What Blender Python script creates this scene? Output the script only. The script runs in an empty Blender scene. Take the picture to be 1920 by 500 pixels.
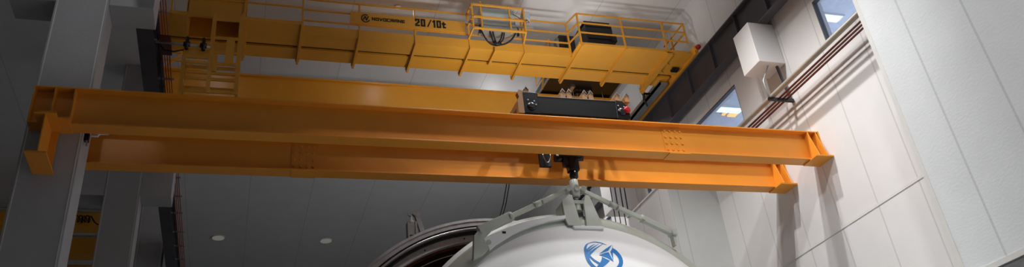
import bpy, bmesh, math, random
from mathutils import Vector, Matrix
random.seed(7)
sc = bpy.context.scene
COL = sc.collection

# ------------------------------------------------------------------ camera, world, light, exposure
# World origin = the photographer's eye; the hall floor lies 1.6 m below it.
FLOOR = -1.6
CEIL = 14.12
WALLX = 12.02
yaw, pitch, roll, FPX = 0.357781492, 0.557177308, -0.121619604, 1557.80282
cy, sy, cp, sp, cr, sr = math.cos(yaw), math.sin(yaw), math.cos(pitch), math.sin(pitch), math.cos(roll), math.sin(roll)
fwd = Vector((sy*cp, cy*cp, sp)); r0 = Vector((cy, -sy, 0)); u0 = r0.cross(fwd)
rt = r0*cr + u0*sr; up = -r0*sr + u0*cr
cam_d = bpy.data.cameras.new('camera'); cam = bpy.data.objects.new('camera', cam_d); COL.objects.link(cam)
cam.matrix_world = Matrix(((rt.x, up.x, -fwd.x, 0), (rt.y, up.y, -fwd.y, 0), (rt.z, up.z, -fwd.z, 0), (0, 0, 0, 1)))
cam_d.sensor_width = 36; cam_d.lens = FPX/1920*36; cam_d.shift_y = -108.344/1920
cam_d.clip_end = 300
sc.camera = cam
w = bpy.data.worlds.new('world'); sc.world = w; w.use_nodes = True
w.node_tree.nodes['Background'].inputs[0].default_value = (0.9, 0.95, 1, 1)
w.node_tree.nodes['Background'].inputs[1].default_value = 0.02
sc.view_settings.view_transform = 'Standard'; sc.view_settings.look = 'None'
sc.view_settings.exposure = 0.0; sc.view_settings.gamma = 1.0; sc.view_settings.use_curve_mapping = False
# ceiling lamps, some added unseen as fill: x, y, power, bulb radius, aim point (None = straight down), cone in degrees (0 = bare bulb); dimmed towards the dark side of the hall
WARM = (1, .995, .985)
LAMPS = [(8.3, 12.2, 1950, .12, (9.6, 13.8, 0), 94), (4.8, 11.5, 1100, .16, None, 80), (-3.2, 7.0, 210, .16, (-3.1, 13.6, 10.6), 34), (3.4, 12.8, 1000, .16, (10, 15, 5), 80),  # the spots aimed at column and right wall are added, unseen
         (8.2, 9.0, 420, .2, (9.5, 13.8, 0), 90), (3.7, 18.2, 20, .06, None, 165), (-1.0, 18.2, 14, .06, None, 165),
         (8.1, 26.8, 1500, .2, (11, 26, 4), 120), (8.1, 24.0, 130, .2, None, 0),
         (8.1, 35.4, 60, .2, None, 150), (3.59, 35.4, 4, .2, None, 150), (-.91, 35.2, 3, .2, None, 150),
         (5.5, -1.0, 300, .6, (11.5, 11, 7), 70), (7.2, 10.0, 5200, .3, None, 40), (6.5, 6.0, 1700, .3, (11.3, 15.5, 3), 54), (9.05, 17.75, 14, .05, None, 0), (5.0, 2.5, 2300, .4, (10.6, 6.2, 6), 64)]  # added unseen: fills for right wall, floor bounce, door, crane top, near pilaster
# floodlight added on the hoist trolley as unseen fill, shining up at the crane: x, y, z, power, aim, cone
FILL_FLOODS = [(x, 14.25, 8.6, 270, (x+1.0, 17.6, 12.2), 112) for x in (6.0, 6.4, 6.8)]
ROOM_GLOW = 1.3
ROOM_FILL = 120

# ------------------------------------------------------------------ materials
def nt(name):
    m = bpy.data.materials.new(name); m.use_nodes = True
    t = m.node_tree; return m, t, t.nodes['Principled BSDF']
def lin(c):
    return tuple((v/12.92 if v <= .04045 else ((v+.055)/1.055)**2.4) for v in [q/255 for q in c])
def mat(name, rgb, rough=.5, metal=0, var=.06, scale=3.0, bump=0, bscale=40, spec=.5):
    m, t, p = nt(name); N, L = t.nodes, t.links
    c = lin(rgb)
    g = N.new('ShaderNodeNewGeometry')
    n = N.new('ShaderNodeTexNoise'); n.inputs['Scale'].default_value = scale; n.inputs['Detail'].default_value = 5
    L.new(g.outputs['Position'], n.inputs['Vector'])
    r = N.new('ShaderNodeValToRGB')
    r.color_ramp.elements[0].position = .3; r.color_ramp.elements[1].position = .7
    r.color_ramp.elements[0].color = tuple(v*(1-var) for v in c)+(1,)
    r.color_ramp.elements[1].color = tuple(min(1, v*(1+var)) for v in c)+(1,)
    L.new(n.outputs['Fac'], r.inputs['Fac']); L.new(r.outputs['Color'], p.inputs['Base Color'])
    p.inputs['Roughness'].default_value = rough; p.inputs['Metallic'].default_value = metal
    p.inputs['Specular IOR Level'].default_value = spec
    if bump:
        b = N.new('ShaderNodeTexNoise'); b.inputs['Scale'].default_value = bscale; b.inputs['Detail'].default_value = 3
        L.new(g.outputs['Position'], b.inputs['Vector'])
        bn = N.new('ShaderNodeBump'); bn.inputs['Strength'].default_value = bump; bn.inputs['Distance'].default_value = .02
        L.new(b.outputs['Fac'], bn.inputs['Height']); L.new(bn.outputs['Normal'], p.inputs['Normal'])
    return m
def panel_mat(name, rgb, seams, rough=.5, var=.03, bump=0, bscale=12, seam_dark=.72, stretch=None):
    """painted wall panels: seams = [(axis, anchor, period, width, low, high)] with low/high limits on z"""
    m, t, p = nt(name); N, L = t.nodes, t.links
    c = lin(rgb)
    g = N.new('ShaderNodeNewGeometry'); s = N.new('ShaderNodeSeparateXYZ'); L.new(g.outputs['Position'], s.inputs[0])
    def mth(op, a, b=None):
        q = N.new('ShaderNodeMath'); q.operation = op
        for i, v in enumerate((a, b)):
            if v is None: continue
            if isinstance(v, (int, float)): q.inputs[i].default_value = v
            else: L.new(v, q.inputs[i])
        return q.outputs[0]
    tot = None
    for ax, anc, per, wid, lo, hi in seams:
        f = mth('SUBTRACT', s.outputs['XYZ'.index(ax)], anc); f = mth('DIVIDE', f, per); f = mth('ADD', f, .5); f = mth('FRACT', f)
        f = mth('SUBTRACT', f, .5); f = mth('ABSOLUTE', f); f = mth('MULTIPLY', f, per); f = mth('LESS_THAN', f, wid/2)
        if lo is not None: f = mth('MULTIPLY', f, mth('GREATER_THAN', s.outputs['Z'], lo))
        if hi is not None: f = mth('MULTIPLY', f, mth('LESS_THAN', s.outputs['Z'], hi))
        tot = f if tot is None else mth('MAXIMUM', tot, f)
    n = N.new('ShaderNodeTexNoise'); n.inputs['Scale'].default_value = 1.5; n.inputs['Detail'].default_value = 6
    L.new(g.outputs['Position'], n.inputs['Vector'])
    r = N.new('ShaderNodeValToRGB'); r.color_ramp.elements[0].position = .3; r.color_ramp.elements[1].position = .7
    r.color_ramp.elements[0].color = tuple(v*(1-var) for v in c)+(1,); r.color_ramp.elements[1].color = tuple(min(1, v*(1+var)) for v in c)+(1,)
    L.new(n.outputs['Fac'], r.inputs['Fac'])
    mx = N.new('ShaderNodeMix'); mx.data_type = 'RGBA'
    L.new(r.outputs['Color'], mx.inputs[6]); mx.inputs[7].default_value = tuple(v*seam_dark for v in c)+(1,)
    if tot is not None: L.new(tot, mx.inputs[0])
    else: mx.inputs[0].default_value = 0
    L.new(mx.outputs[2], p.inputs['Base Color']); p.inputs['Roughness'].default_value = rough
    if bump:
        b = N.new('ShaderNodeTexNoise'); b.inputs['Scale'].default_value = bscale; b.inputs['Detail'].default_value = 4
        mp = N.new('ShaderNodeMapping'); mp.inputs['Scale'].default_value = stretch or (1, 1, 1)
        L.new(g.outputs['Position'], mp.inputs[0]); L.new(mp.outputs[0], b.inputs['Vector'])
        bn = N.new('ShaderNodeBump'); bn.inputs['Strength'].default_value = bump; bn.inputs['Distance'].default_value = .03
        L.new(b.outputs['Fac'], bn.inputs['Height']); L.new(bn.outputs['Normal'], p.inputs['Normal'])
    return m
def emit(name, rgb, s):
    m, t, p = nt(name); p.inputs['Base Color'].default_value = (*lin(rgb), 1)
    p.inputs['Emission Color'].default_value = (*lin(rgb), 1); p.inputs['Emission Strength'].default_value = s
    return m
def glass_mat():
    m = bpy.data.materials.new('window_glass'); m.use_nodes = True; t = m.node_tree; t.nodes.clear()
    o = t.nodes.new('ShaderNodeOutputMaterial'); a = t.nodes.new('ShaderNodeBsdfTransparent'); b = t.nodes.new('ShaderNodeBsdfGlossy')
    a.inputs[0].default_value = (.86, .9, .96, 1); b.inputs['Roughness'].default_value = .03
    f = t.nodes.new('ShaderNodeFresnel'); f.inputs[0].default_value = 1.45; x = t.nodes.new('ShaderNodeMixShader')
    g = t.nodes.new('ShaderNodeNewGeometry'); k = t.nodes.new('ShaderNodeMath'); k.operation = 'MULTIPLY_ADD'; k.inputs[1].default_value = -1; k.inputs[2].default_value = 1; t.links.new(g.outputs['Backfacing'], k.inputs[0])
    u = t.nodes.new('ShaderNodeMath'); u.operation = 'MULTIPLY'; t.links.new(f.outputs[0], u.inputs[0]); t.links.new(k.outputs[0], u.inputs[1]); t.links.new(u.outputs[0], x.inputs[0]); t.links.new(a.outputs[0], x.inputs[1]); t.links.new(b.outputs[0], x.inputs[2]); t.links.new(x.outputs[0], o.inputs[0])
    return m
M = {}
M['orange'] = mat('orange_gloss_paint', (230, 150, 48), .4, var=.05, scale=1.2)
M['yellow'] = mat('amber_crane_paint', (226, 160, 52), .5, var=.05, scale=1.5)
M['girder'] = mat('amber_glossy_girder_paint', (236, 164, 48), .3, var=.04, scale=1.2)
M['black'] = mat('black_enamel', (17, 17, 20), .3, var=.2, scale=8)
M['dark'] = mat('dark_steel_paint', (72, 70, 76), .55, var=.15, scale=2)
M['steel'] = mat('brushed_flange_steel', (192, 190, 194), .45, .1, var=.12, scale=9)
M['brightsteel'] = mat('bright_steel', (205, 202, 202), .25, .9, var=.05)
M['galv'] = mat('galvanised_steel', (165, 170, 172), .45, .5, var=.1, scale=12)
M['white'] = mat('white_gloss_paint', (244, 243, 244), .5, var=.015, scale=2)
M['greypaint'] = mat('grey_green_paint', (190, 194, 184), .42, var=.05, scale=4)
M['pipegrey'] = mat('grey_beige_pipe', (158, 148, 136), .45, .2, var=.08)
M['rubber'] = mat('black_rubber', (18, 18, 20), .6, var=.1)
M['brownplate'] = mat('tan_brown_plate', (150, 108, 66), .5, var=.1)  # one even tan brown for cross bars and end stop
M['redlens'] = mat('red_buffer', (170, 22, 34), .3, var=.1)
M['red'] = mat('red_brown_conductor', (92, 40, 30), .42, var=.12, scale=6)
M['redrail'] = mat('orange_red_conductor', (150, 62, 42), .5, var=.1, scale=6)
M['copper'] = mat('copper_brown_shroud', (92, 48, 32), .4, .5, var=.25, scale=5)
M['blackpaint'] = mat('matt_black_lettering', (16, 16, 16), .6, var=.05)
M['blue'] = mat('blue_logo_vinyl', (38, 124, 196), .4, var=.1, scale=3)
M['cabinet'] = mat('pale_grey_cabinet', (182, 194, 194), .45, var=.04)
M['browndark'] = mat('dark_brown_machine_paint', (26, 19, 15), .32, var=.2, scale=3)
M['concrete'] = mat('pale_floor_paint', (208, 210, 212), .4, var=.1, scale=.8)
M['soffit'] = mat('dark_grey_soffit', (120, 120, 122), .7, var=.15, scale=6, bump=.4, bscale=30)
M['roomceil'] = mat('pale_blue_room_ceiling', (206, 211, 222), .7, var=.06, scale=9, bump=.3, bscale=30)
M['frame'] = mat('dark_window_frame', (92, 96, 102), .4, .3, var=.1)
M['trimwhite'] = mat('white_edge_trim', (226, 224, 220), .4, var=.02)
M['ceil'] = panel_mat('white_ceiling_panels', (224, 226, 228), [('X', 2.5, 2.3, .03, None, None)], rough=.55, var=.03, bump=.12, bscale=10, seam_dark=.8)
M['wall'] = panel_mat('smooth_white_wall_panels', (230, 228, 227), [('Y', 12.4, 1.17, .035, None, None)], rough=.4, var=.02, bump=.05, bscale=2.5, seam_dark=.8)
M['plaster'] = panel_mat('textured_white_panels', (226, 229, 230), [('Y', 8.9, 1.12, .04, None, None)], rough=.75, var=.03, bump=.07, bscale=14, seam_dark=.8, stretch=(1, 1, 1.8))
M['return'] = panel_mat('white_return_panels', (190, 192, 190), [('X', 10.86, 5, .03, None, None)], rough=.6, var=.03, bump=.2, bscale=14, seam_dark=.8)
M['column'] = mat('shade_greyed_column_panel', (176, 176, 180), .5, var=.03, scale=2, bump=.15, bscale=14)  # white columns; dimness of the dark left side is greyed into this colour
M['lamp'] = emit('lamp_diffuser', (255, 250, 240), .08)
M['warm'] = emit('warm_glow', (255, 196, 120), 1.0)
M['tube'] = emit('cool_fluorescent_tube', (214, 230, 255), ROOM_GLOW)
M['glass'] = glass_mat()

# ------------------------------------------------------------------ builders
class MB:
    def __init__(s): s.bm = bmesh.new()
    def box(s, x0, x1, y0, y1, z0, z1):
        v = [s.bm.verts.new(p) for p in ((x0,y0,z0),(x1,y0,z0),(x1,y1,z0),(x0,y1,z0),(x0,y0,z1),(x1,y0,z1),(x1,y1,z1),(x0,y1,z1))]
        for f in ((3,2,1,0),(4,5,6,7),(0,1,5,4),(1,2,6,5),(2,3,7,6),(3,0,4,7)): s.bm.faces.new([v[i] for i in f])
        return s
    def poly(s, pts, vec):
        """a flat outline given thickness along vec"""
        a = [s.bm.verts.new(p) for p in pts]; b = [s.bm.verts.new(Vector(p)+Vector(vec)) for p in pts]; n = len(a)
        s.bm.faces.new(a[::-1]); s.bm.faces.new(b)
        for i in range(n): s.bm.faces.new((a[i], a[(i+1)%n], b[(i+1)%n], b[i]))
        return s
    def bar(s, p, q, w, h=None, up=(0,0,1)):
        """rectangular bar from p to q; w across, h along up"""
        h = h or w; p, q = Vector(p), Vector(q); d = (q-p).normalized(); u = Vector(up)
        if abs(d.dot(u)) > .98: u = Vector((0,1,0))
        sd = d.cross(u).normalized(); u = sd.cross(d).normalized()
        o = [sd*a*w/2+u*b*h/2 for a, b in ((-1,-1),(1,-1),(1,1),(-1,1))]
        a = [s.bm.verts.new(p+k) for k in o]; b = [s.bm.verts.new(q+k) for k in o]
        s.bm.faces.new(a[::-1]); s.bm.faces.new(b)
        for i in range(4): s.bm.faces.new((a[i], a[(i+1)%4], b[(i+1)%4], b[i]))
        return s
    def tube(s, pts, r, n=10, cap=True):
        pts = [Vector(p) for p in pts]; rs = r if isinstance(r, (list, tuple)) else [r]*len(pts); rings = []
        u = None
        for i, p in enumerate(pts):
            d = (pts[min(i+1, len(pts)-1)]-pts[max(i-1, 0)]).normalized()
            if u is None: u = Vector((0,0,1)) if abs(d.z) < .9 else Vector((0,1,0))
            sd = d.cross(u).normalized(); u = sd.cross(d).normalized()
            rings.append([s.bm.verts.new(p+(sd*math.cos(a)+u*math.sin(a))*rs[i]) for a in (2*math.pi*k/n for k in range(n))])
        for a, b in zip(rings, rings[1:]):
            for k in range(n): s.bm.faces.new((a[k], a[(k+1)%n], b[(k+1)%n], b[k])).smooth = True
        if cap: s.bm.faces.new(rings[0][::-1]); s.bm.faces.new(rings[-1])
        return s
    def cyl(s, p, q, r, n=16): return s.tube([p, q], r, n)
    def rev(s, prof, cx, cz, n=160, closed=True, smooth=False):
        """profile of (radius, y) turned about the line x=cx, z=cz along y"""
        rings = [[s.bm.verts.new((cx+r*math.sin(2*math.pi*k/n), y, cz+r*math.cos(2*math.pi*k/n))) for k in range(n)] for r, y in prof]
        if closed: rings.append(rings[0])
        for a, b in zip(rings, rings[1:]):
            for k in range(n):
                f = s.bm.faces.new((a[k], b[k], b[(k+1)%n], a[(k+1)%n])); f.smooth = smooth
        return s
    def ibeam(s, x0, x1, yc, zb, zt, w=.3, tf=.024, tw=.014):
        h = w/2; t = tw/2
        o = [(-h,zb),(h,zb),(h,zb+tf),(t,zb+tf),(t,zt-tf),(h,zt-tf),(h,zt),(-h,zt),(-h,zt-tf),(-t,zt-tf),(-t,zb+tf),(-h,zb+tf)]
        return s.poly([(x0, yc+a, b) for a, b in o], (x1-x0, 0, 0))
    def ibeam_y(s, y0, y1, xc, zb, zt, w=.3, tf=.03, tw=.016):
        h = w/2; t = tw/2
        o = [(-h,zb),(h,zb),(h,zb+tf),(t,zb+tf),(t,zt-tf),(h,zt-tf),(h,zt),(-h,zt),(-h,zt-tf),(-t,zt-tf),(-t,zb+tf),(-h,zb+tf)]
        return s.poly([(xc+a, y0, b) for a, b in o], (0, y1-y0, 0))
    def build(s, name, m, parent=None, bevel=0, loc=None):
        bm = s.bm; bmesh.ops.recalc_face_normals(bm, faces=bm.faces)
        root = parent
        while root is not None and root.parent is not None: root = root.parent
        if root is not None: off = Vector(root.location)
        elif loc is not None: off = Vector(loc)
        else:
            lo = [min(v.co[i] for v in bm.verts) for i in range(3)]; hi = [max(v.co[i] for v in bm.verts) for i in range(3)]
            off = Vector(((lo[0]+hi[0])/2, (lo[1]+hi[1])/2, lo[2]))
        bmesh.ops.translate(bm, verts=bm.verts, vec=-off)
        me = bpy.data.meshes.new(name); bm.to_mesh(me); bm.free()
        me.materials.append(m if not isinstance(m, str) else M[m])
        o = bpy.data.objects.new(name, me); COL.objects.link(o)
        if parent is None: o.location = off
        else: o.parent = parent
        if bevel:
            b = o.modifiers.new('bevel', 'BEVEL'); b.width = bevel; b.segments = 2; b.limit_method = 'ANGLE'
        return o
def tag(o, label, cat, group=None):
    o['label'] = label; o['category'] = cat
    if group: o['group'] = group
    return o
def thing(name, label, cat, loc, group=None):
    o = bpy.data.objects.new(name, None); COL.objects.link(o); o.location = loc; o.empty_display_size = .2
    return tag(o, label, cat, group)
def struct(o): o['kind'] = 'structure'; return o
def copy_thing(o, loc, label):
    """the thing with copies of its parts and their sub-parts"""
    r = o.copy(); COL.objects.link(r); r.location = loc; r['label'] = label
    def kids(a, b):
        for ch in [k for k in bpy.data.objects if k.parent == a]:
            c = ch.copy(); COL.objects.link(c); c.parent = b; kids(ch, c)
    kids(o, r); return r

# ------------------------------------------------------------------ the hall
struct(MB().box(-20, 18, -10, 62, FLOOR-.2, FLOOR).build('floor', 'concrete'))
struct(MB().box(-20, 18, -10, 62, CEIL, CEIL+.3).build('ceiling', 'ceil'))
struct(MB().box(-20, 18, 60, 60.3, FLOOR, CEIL).build('wall_back', 'wall'))
struct(MB().box(-20, 18, -10.3, -10, FLOOR, CEIL).build('wall_front', 'wall'))
struct(MB().box(-20.3, -20, -10, 60, FLOOR, CEIL).build('wall_left', 'wall'))
WB, WT = 9.62, 10.72
WINS = [(5.2, 12.21), (15.74, 21.35), (24.2, 29.4), (32.6, 37.8)]
mb = MB().box(WALLX, WALLX+.25, -10, 60, FLOOR, WB).box(WALLX, WALLX+.25, -10, 60, WT, CEIL)
ys = [-10]+[v for a in WINS for v in a]+[60]
for a, b in zip(ys[::2], ys[1::2]): mb.box(WALLX, WALLX+.25, a, b, WB, WT)
struct(mb.build('wall_right', 'wall'))
# thin horizontal joint strip across the wall panels
struct(MB().box(WALLX-.012, WALLX, -2, 60, 5.80, 5.85).build('trim_1', 'trimwhite'))
for i, (a, b) in enumerate(WINS):
    f = MB()
    for y0, y1, z0, z1 in ((a, b, WB, WB+.05), (a, b, WT-.03, WT), (a, a+.03, WB, WT), (b-.03, b, WB, WT)): f.box(WALLX+.01, WALLX+.12, y0, y1, z0, z1)
    o = struct(f.build('window_%d' % (i+1), 'frame'))
    MB().box(WALLX+.05, WALLX+.06, a+.02, b-.02, WB+.03, WT-.02).build('pane', 'glass', o)
    MB().box(WALLX-.05, WALLX+.05, a-.02, b+.02, WB-.05, WB).build('window_sill', 'trimwhite', o)
# offices behind the windows
RZ = 11.3
struct(MB().box(WALLX+.25, 18, -10, 60, RZ, RZ+.1).build('ceiling_office', 'roomceil'))
struct(MB().box(17.9, 18, -10, 60, 8.4, RZ).build('wall_office', 'roomceil'))
struct(MB().box(WALLX+.25, 18, -10, 60, 8.3, 8.4).build('floor_office', 'concrete'))
for i, (y, x0, x1) in enumerate(((13.3, 12.75, 13.85), (17.85, 12.6, 13.7), (9.0, 12.75, 13.85), (26.5, 12.75, 13.85))):
    t = thing('fluorescent_light', ['fluorescent batten seen through the upper window by the near pilaster', 'fluorescent batten seen through the window beside the dark runway girder',
        'fluorescent batten in the office hidden behind the near pilaster', 'fluorescent batten in the office beyond the far pilaster'][i], 'ceiling light', ((x0+x1)/2, y, RZ), 'fluorescent lights in the offices')
    MB().box(x0, x1, y-.13, y+.13, RZ-.05, RZ).build('light_housing', 'trimwhite', t)
    MB().poly([(x0+.05, y-.11, RZ-.05), (x1-.05, y-.11, RZ-.05), (x1-.12, y-.06, RZ-.1), (x0+.12, y-.06, RZ-.1)], (0, .16, 0)).build('diffuser', 'tube', t)
    d = bpy.data.lights.new('lamp', 'POINT'); d.energy = ROOM_FILL; d.shadow_soft_size = .1; d.color = (.9, .94, 1)
    lo = bpy.data.objects.new('lamp', d); COL.objects.link(lo); lo.parent = t; lo.location = (2.6, 0, -1.6)  # bare fill light added deep in the office, away from the batten
for x, y, lab in ((13.21, 18.1, 'small warm glow patch in the office behind the window beside the runway girder'), (13.5, 18.15, 'broad warm glow patch in the office behind the window beside the runway girder')):
    t = thing('warm_glow', lab, 'ceiling light', (x, y, RZ), 'warm glow patches in the office')  # glowing patches added for the warm spots the window shows
    wd = .05 if x < 13.3 else .13
    MB().box(x-wd, x+wd, y-.1, y+.1, RZ-.05, RZ-.01).build('diffuser', 'warm', t); MB().box(x-wd-.02, x+wd+.02, y-.12, y+.12, RZ-.01, RZ).build('housing', 'trimwhite', t)
# projecting box pilasters on the right
BX, BT, BB = 10.58, 8.87, 3.36
def pilaster(name, y0, y1, zb):
    o = struct(MB().box(BX, WALLX, y0, y1, zb, BT).build(name, 'plaster'))
    return o
pilaster('wall_right_near', -6, 9.75, BB)
struct(MB().box(BX-.02, BX, -6, 9.76, BB-.02, BB+.06).box(BX-.012, BX, 9.68, 9.762, BB+.06, BT).build('trim_2', 'trimwhite'))
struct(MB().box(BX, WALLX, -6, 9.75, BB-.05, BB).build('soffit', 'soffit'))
o = pilaster('wall_right_far', 17.76, 20.25, FLOOR); o.data.materials[0] = M['wall']
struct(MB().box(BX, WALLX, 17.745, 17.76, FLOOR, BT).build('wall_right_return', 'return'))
struct(MB().box(BX-.03, WALLX, 17.74, 20.28, BT, BT+.05).build('trim_3', 'trimwhite'))

# ------------------------------------------------------------------ columns with corbels
CX0, CX1 = -3.51, -2.63
CZ0, CZ1 = 10.0, 11.13
COLLAB = {13.67: 'nearest white square column, behind the left end of the orange beam', 22.1: 'second white square column, beyond the nearest one',
          30.55: 'third white square column, farthest back on the left'}
for y in (13.67, 22.1, 30.55):
    t = thing('column', COLLAB[y], 'column', ((CX0+CX1)/2, y+.34, FLOOR), 'columns along the left of the hall')
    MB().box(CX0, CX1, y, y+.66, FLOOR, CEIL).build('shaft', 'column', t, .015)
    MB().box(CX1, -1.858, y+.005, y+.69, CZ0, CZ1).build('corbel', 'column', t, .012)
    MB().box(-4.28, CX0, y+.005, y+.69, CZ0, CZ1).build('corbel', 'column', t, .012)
    for xx in (CX0+.035, CX1-.05): MB().box(xx, xx+.015, y-.006, y, FLOOR, CEIL).build('corner_bead', 'trimwhite', t)
for y, lab in ((13.65, 'white boxed corbel on the right wall under the dark runway girder, pipes hanging from it'), (22.1, 'white boxed corbel on the right wall, far behind the lifting hook'),):
    tag(MB().box(11.297 if y < 20 else 11.1, WALLX-.004, y, y+.69, CZ0, CZ1).build('corbel', 'wall', None, .012), lab, 'corbel', 'corbels on the right wall')

# ------------------------------------------------------------------ runway girders of the upper crane
GZ0, GZ1 = CZ1, 12.03
def runway(xc, wid, label, rail_x):
    t = thing('runway_girder', label, 'girder', (xc, 25, GZ0), 'runway girders')
    MB().ibeam_y(4, 52, xc, GZ0, GZ1, wid, .035, .02).build('girder_beam', 'dark', t)
    y = 5.4
    while y < 50:
        for s in (-1, 1):
            a, b = sorted((xc+s*.01, xc+s*(wid/2-.02)))
            MB().box(a, b, y, y+.03, GZ0+.035, GZ1-.035).build('stiffener', 'dark', t)
        y += 1.3
    MB().poly([(rail_x-.06, 4, GZ1), (rail_x+.06, 4, GZ1), (rail_x+.02, 4, GZ1+.03), (rail_x+.035, 4, GZ1+.1), (rail_x-.035, 4, GZ1+.1), (rail_x-.02, 4, GZ1+.03)], (0, 48, 0)).build('crane_rail', 'galv', t)
    return t
runway(11.72, .25, 'dark steel runway girder rising along the right wall', 11.72)
runway(-2.29, .34, 'dark steel runway girder on the left column corbels', -2.29)

# conductor rails on the left runway
t = thing('conductor_rail', 'bundle of four orange red conductor bars beside the left runway girder', 'conductor rail', (-1.9, 25, 11.2))
for k in range(4): MB().tube([(-2.0+.052*k, 12.5, 11.25), (-2.0+.052*k, 50, 11.25)], .0125, 8).build('conductor_bar', 'redrail', t)
MB().tube([(-2.06, 12.5, 11.25), (-2.06, 50, 11.25)], .014, 8).build('cable', 'rubber', t)
for y in (15.5, 16.6, 18.2, 19.9, 21.6, 23.6, 24.9, 26.15, 27.7, 28.95, 30.2, 32, 34): MB().box(-2.16, -1.79, y-.02, y+.02, 11.27, 11.31).build('hanger', 'galv', t)

# ------------------------------------------------------------------ fixed pair of orange beams
BZ0, BZ1 = 7.30, 8.0
def beam(yc, label, left_stub):
    t = thing('steel_beam', label, 'beam', (4.3, yc, BZ0), 'orange beams across the hall')
    MB().ibeam(-3.44, WALLX, yc, BZ0, BZ1, .31, .026, .014).build('beam_body', 'orange', t, .004)
    # right bearing
    MB().box(11.58, WALLX, yc-.39, yc+.12, BZ0-.03, BZ0).build('bearing_plate', 'orange', t)
    for x in (11.72, 11.93):
        MB().poly([(x, yc-.155, BZ1-.026), (x, yc-.19, BZ1-.2), (x, yc-.33, BZ0), (x, yc, BZ0), (x, yc, BZ1-.026)], (.022, 0, 0)).build('stiffener', 'orange', t)
    MB().box(WALLX-.025, WALLX, yc-.17, yc+.15, BZ0, BZ1).build('end_plate', 'orange', t)
    # left end stiffeners
    for x in (-3.44, -3.13, -2.83):
        for s in (-1, 1):
            a, b = sorted((yc+s*.007, yc+s*.153)); MB().box(x, x+.02, a, b, BZ0+.026, BZ1-.026).build('stiffener', 'orange', t)
    # bolted splice
    sx = 8.2 if left_stub else .83
    for s in (-1, 1):
        a, b = sorted((yc+s*.007, yc+s*.02))
        p = MB().box(sx, sx+.47, a, b, BZ0+.08, BZ1-.06).build('splice_plate', 'orange', t)
        if s < 0:
            for i in range(4):
                for k in range(4):
                    x, z = sx+.055+.12*i, BZ0+.14+.145*k
                    MB().tube([(x, yc-.02, z), (x, yc-.036, z), (x, yc-.042, z)], [.026, .026, .018], 8).build('bolt', 'orange', p)
    p = MB().box(sx, sx+.47, yc-.155, yc+.155, BZ0-.014, BZ0).build('splice_plate', 'orange', t)
    if left_stub:
        st = MB()
        MB().box(-3.27, -2.955, 12.98, 13.67, BZ0-.03, BZ0).build('top_plate', 'orange', t)
        MB().box(-2.955, -2.79, 13.14, 13.67, BZ0-.022, BZ0).build('bearing_plate', 'orange', t)
        l = MB().box(-3.118, -3.1, 13.02, 13.62, 6.55, BZ0-.03).box(-3.22, -2.99, 13.6, 13.62, 6.55, BZ0-.03)
        lg = l.build('support_leg', 'orange', t)
        MB().box(-3.26, -2.955, 12.9, 13.67, 6.52, 6.55).build('base_plate', 'orange', lg)
    return t
beam(13.515, 'nearer of two orange beams, passing in front of the left column', True)
beam(14.915, 'farther of two orange beams, lower in the photo behind the hook', False)

# ------------------------------------------------------------------ lower hoist trolley riding the two beams
t = thing('hoist_trolley', 'black hoist trolley with red end lamp riding the orange beams', 'trolley', (6.33, 14.2, BZ1))
for yc, nm in ((13.5, 'end_truck'), (14.9, 'end_truck')):
    tr = MB().box(5.42, 7.22, yc-.11, yc+.11, BZ1+.06, BZ1+.45).build(nm, 'black', t, .012)
    MB().box(5.17, 5.5, yc-.13, yc+.13, BZ1+.04, BZ1+.53).build('wheel_box', 'black', tr, .012)
    MB().poly([(7.18, yc-.13, BZ1+.04), (7.48, yc-.13, BZ1+.04), (7.48, yc-.13, BZ1+.3), (7.36, yc-.13, BZ1+.46), (7.2, yc-.13, BZ1+.48)], (0, .26, 0)).build('wheel_box', 'black', tr, .008)
    MB().box(5.42, 7.22, yc-.118, yc+.118, BZ1+.45, BZ1+.462).build('top_strip', 'brightsteel', tr)
    for x in (5.33, 7.3):
        MB().tube([(x, yc-.125, BZ1+.2), (x, yc-.15, BZ1+.2), (x, yc-.165, BZ1+.2)], [.09, .085, .05], 20).build('wheel_cap', 'black', tr)
        MB().cyl((x, yc-.05, BZ1+.11), (x, yc+.05, BZ1+.11), .11, 24).build('wheel', 'steel', tr)
        for dx, dz in ((.07, .12), (-.06, .14), (.1, .04)): MB().cyl((x+dx, yc-.128, BZ1+.2+dz), (x+dx, yc-.146, BZ1+.2+dz), .015, 8).build('bolt', 'galv', tr)
    MB().tube([(5.17, yc, BZ1+.25), (5.09, yc, BZ1+.25)], .07, 14).build('buffer', 'rubber', tr)
    MB().tube([(7.42, yc-.12, BZ1+.24), (7.42, yc-.17, BZ1+.24), (7.42, yc-.2, BZ1+.24)], [.075, .075, .045], 18).build('red_lamp', 'redlens', tr)['label'] = 'round red end lamp'
MB().poly([(5.05, 13.36, BZ1+.03), (5.17, 13.36, BZ1+.03), (5.17, 13.36, BZ1+.55), (5.1, 13.36, BZ1+.57), (5.06, 13.36, BZ1+.5), (5.09, 13.36, BZ1+.4), (5.05, 13.36, BZ1+.3)], (0, .12, 0)).build('end_stop', 'brownplate', t)
for x in (6.06, 6.2, 6.54, 6.68, 5.27, 7.28, 7.5):   # cross bars with a ridged top
    cb = MB().poly([(x-.055, 13.4, BZ1+.47), (x+.055, 13.4, BZ1+.47), (x+.055, 13.4, BZ1+.6), (x, 13.4, BZ1+.68), (x-.055, 13.4, BZ1+.6)], (0, 1.6, 0)).build('cross_bar', 'brownplate', t, .004)
    MB().poly([(x-.058, 13.385, BZ1+.6), (x, 13.385, BZ1+.69), (x+.058, 13.385, BZ1+.6), (x+.04, 13.385, BZ1+.6), (x, 13.385, BZ1+.66), (x-.04, 13.385, BZ1+.6)], (0, .015, 0)).build('lit_edge', 'brightsteel', cb)  # bright steel chevron stands in for the lit edge of the ridge
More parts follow.
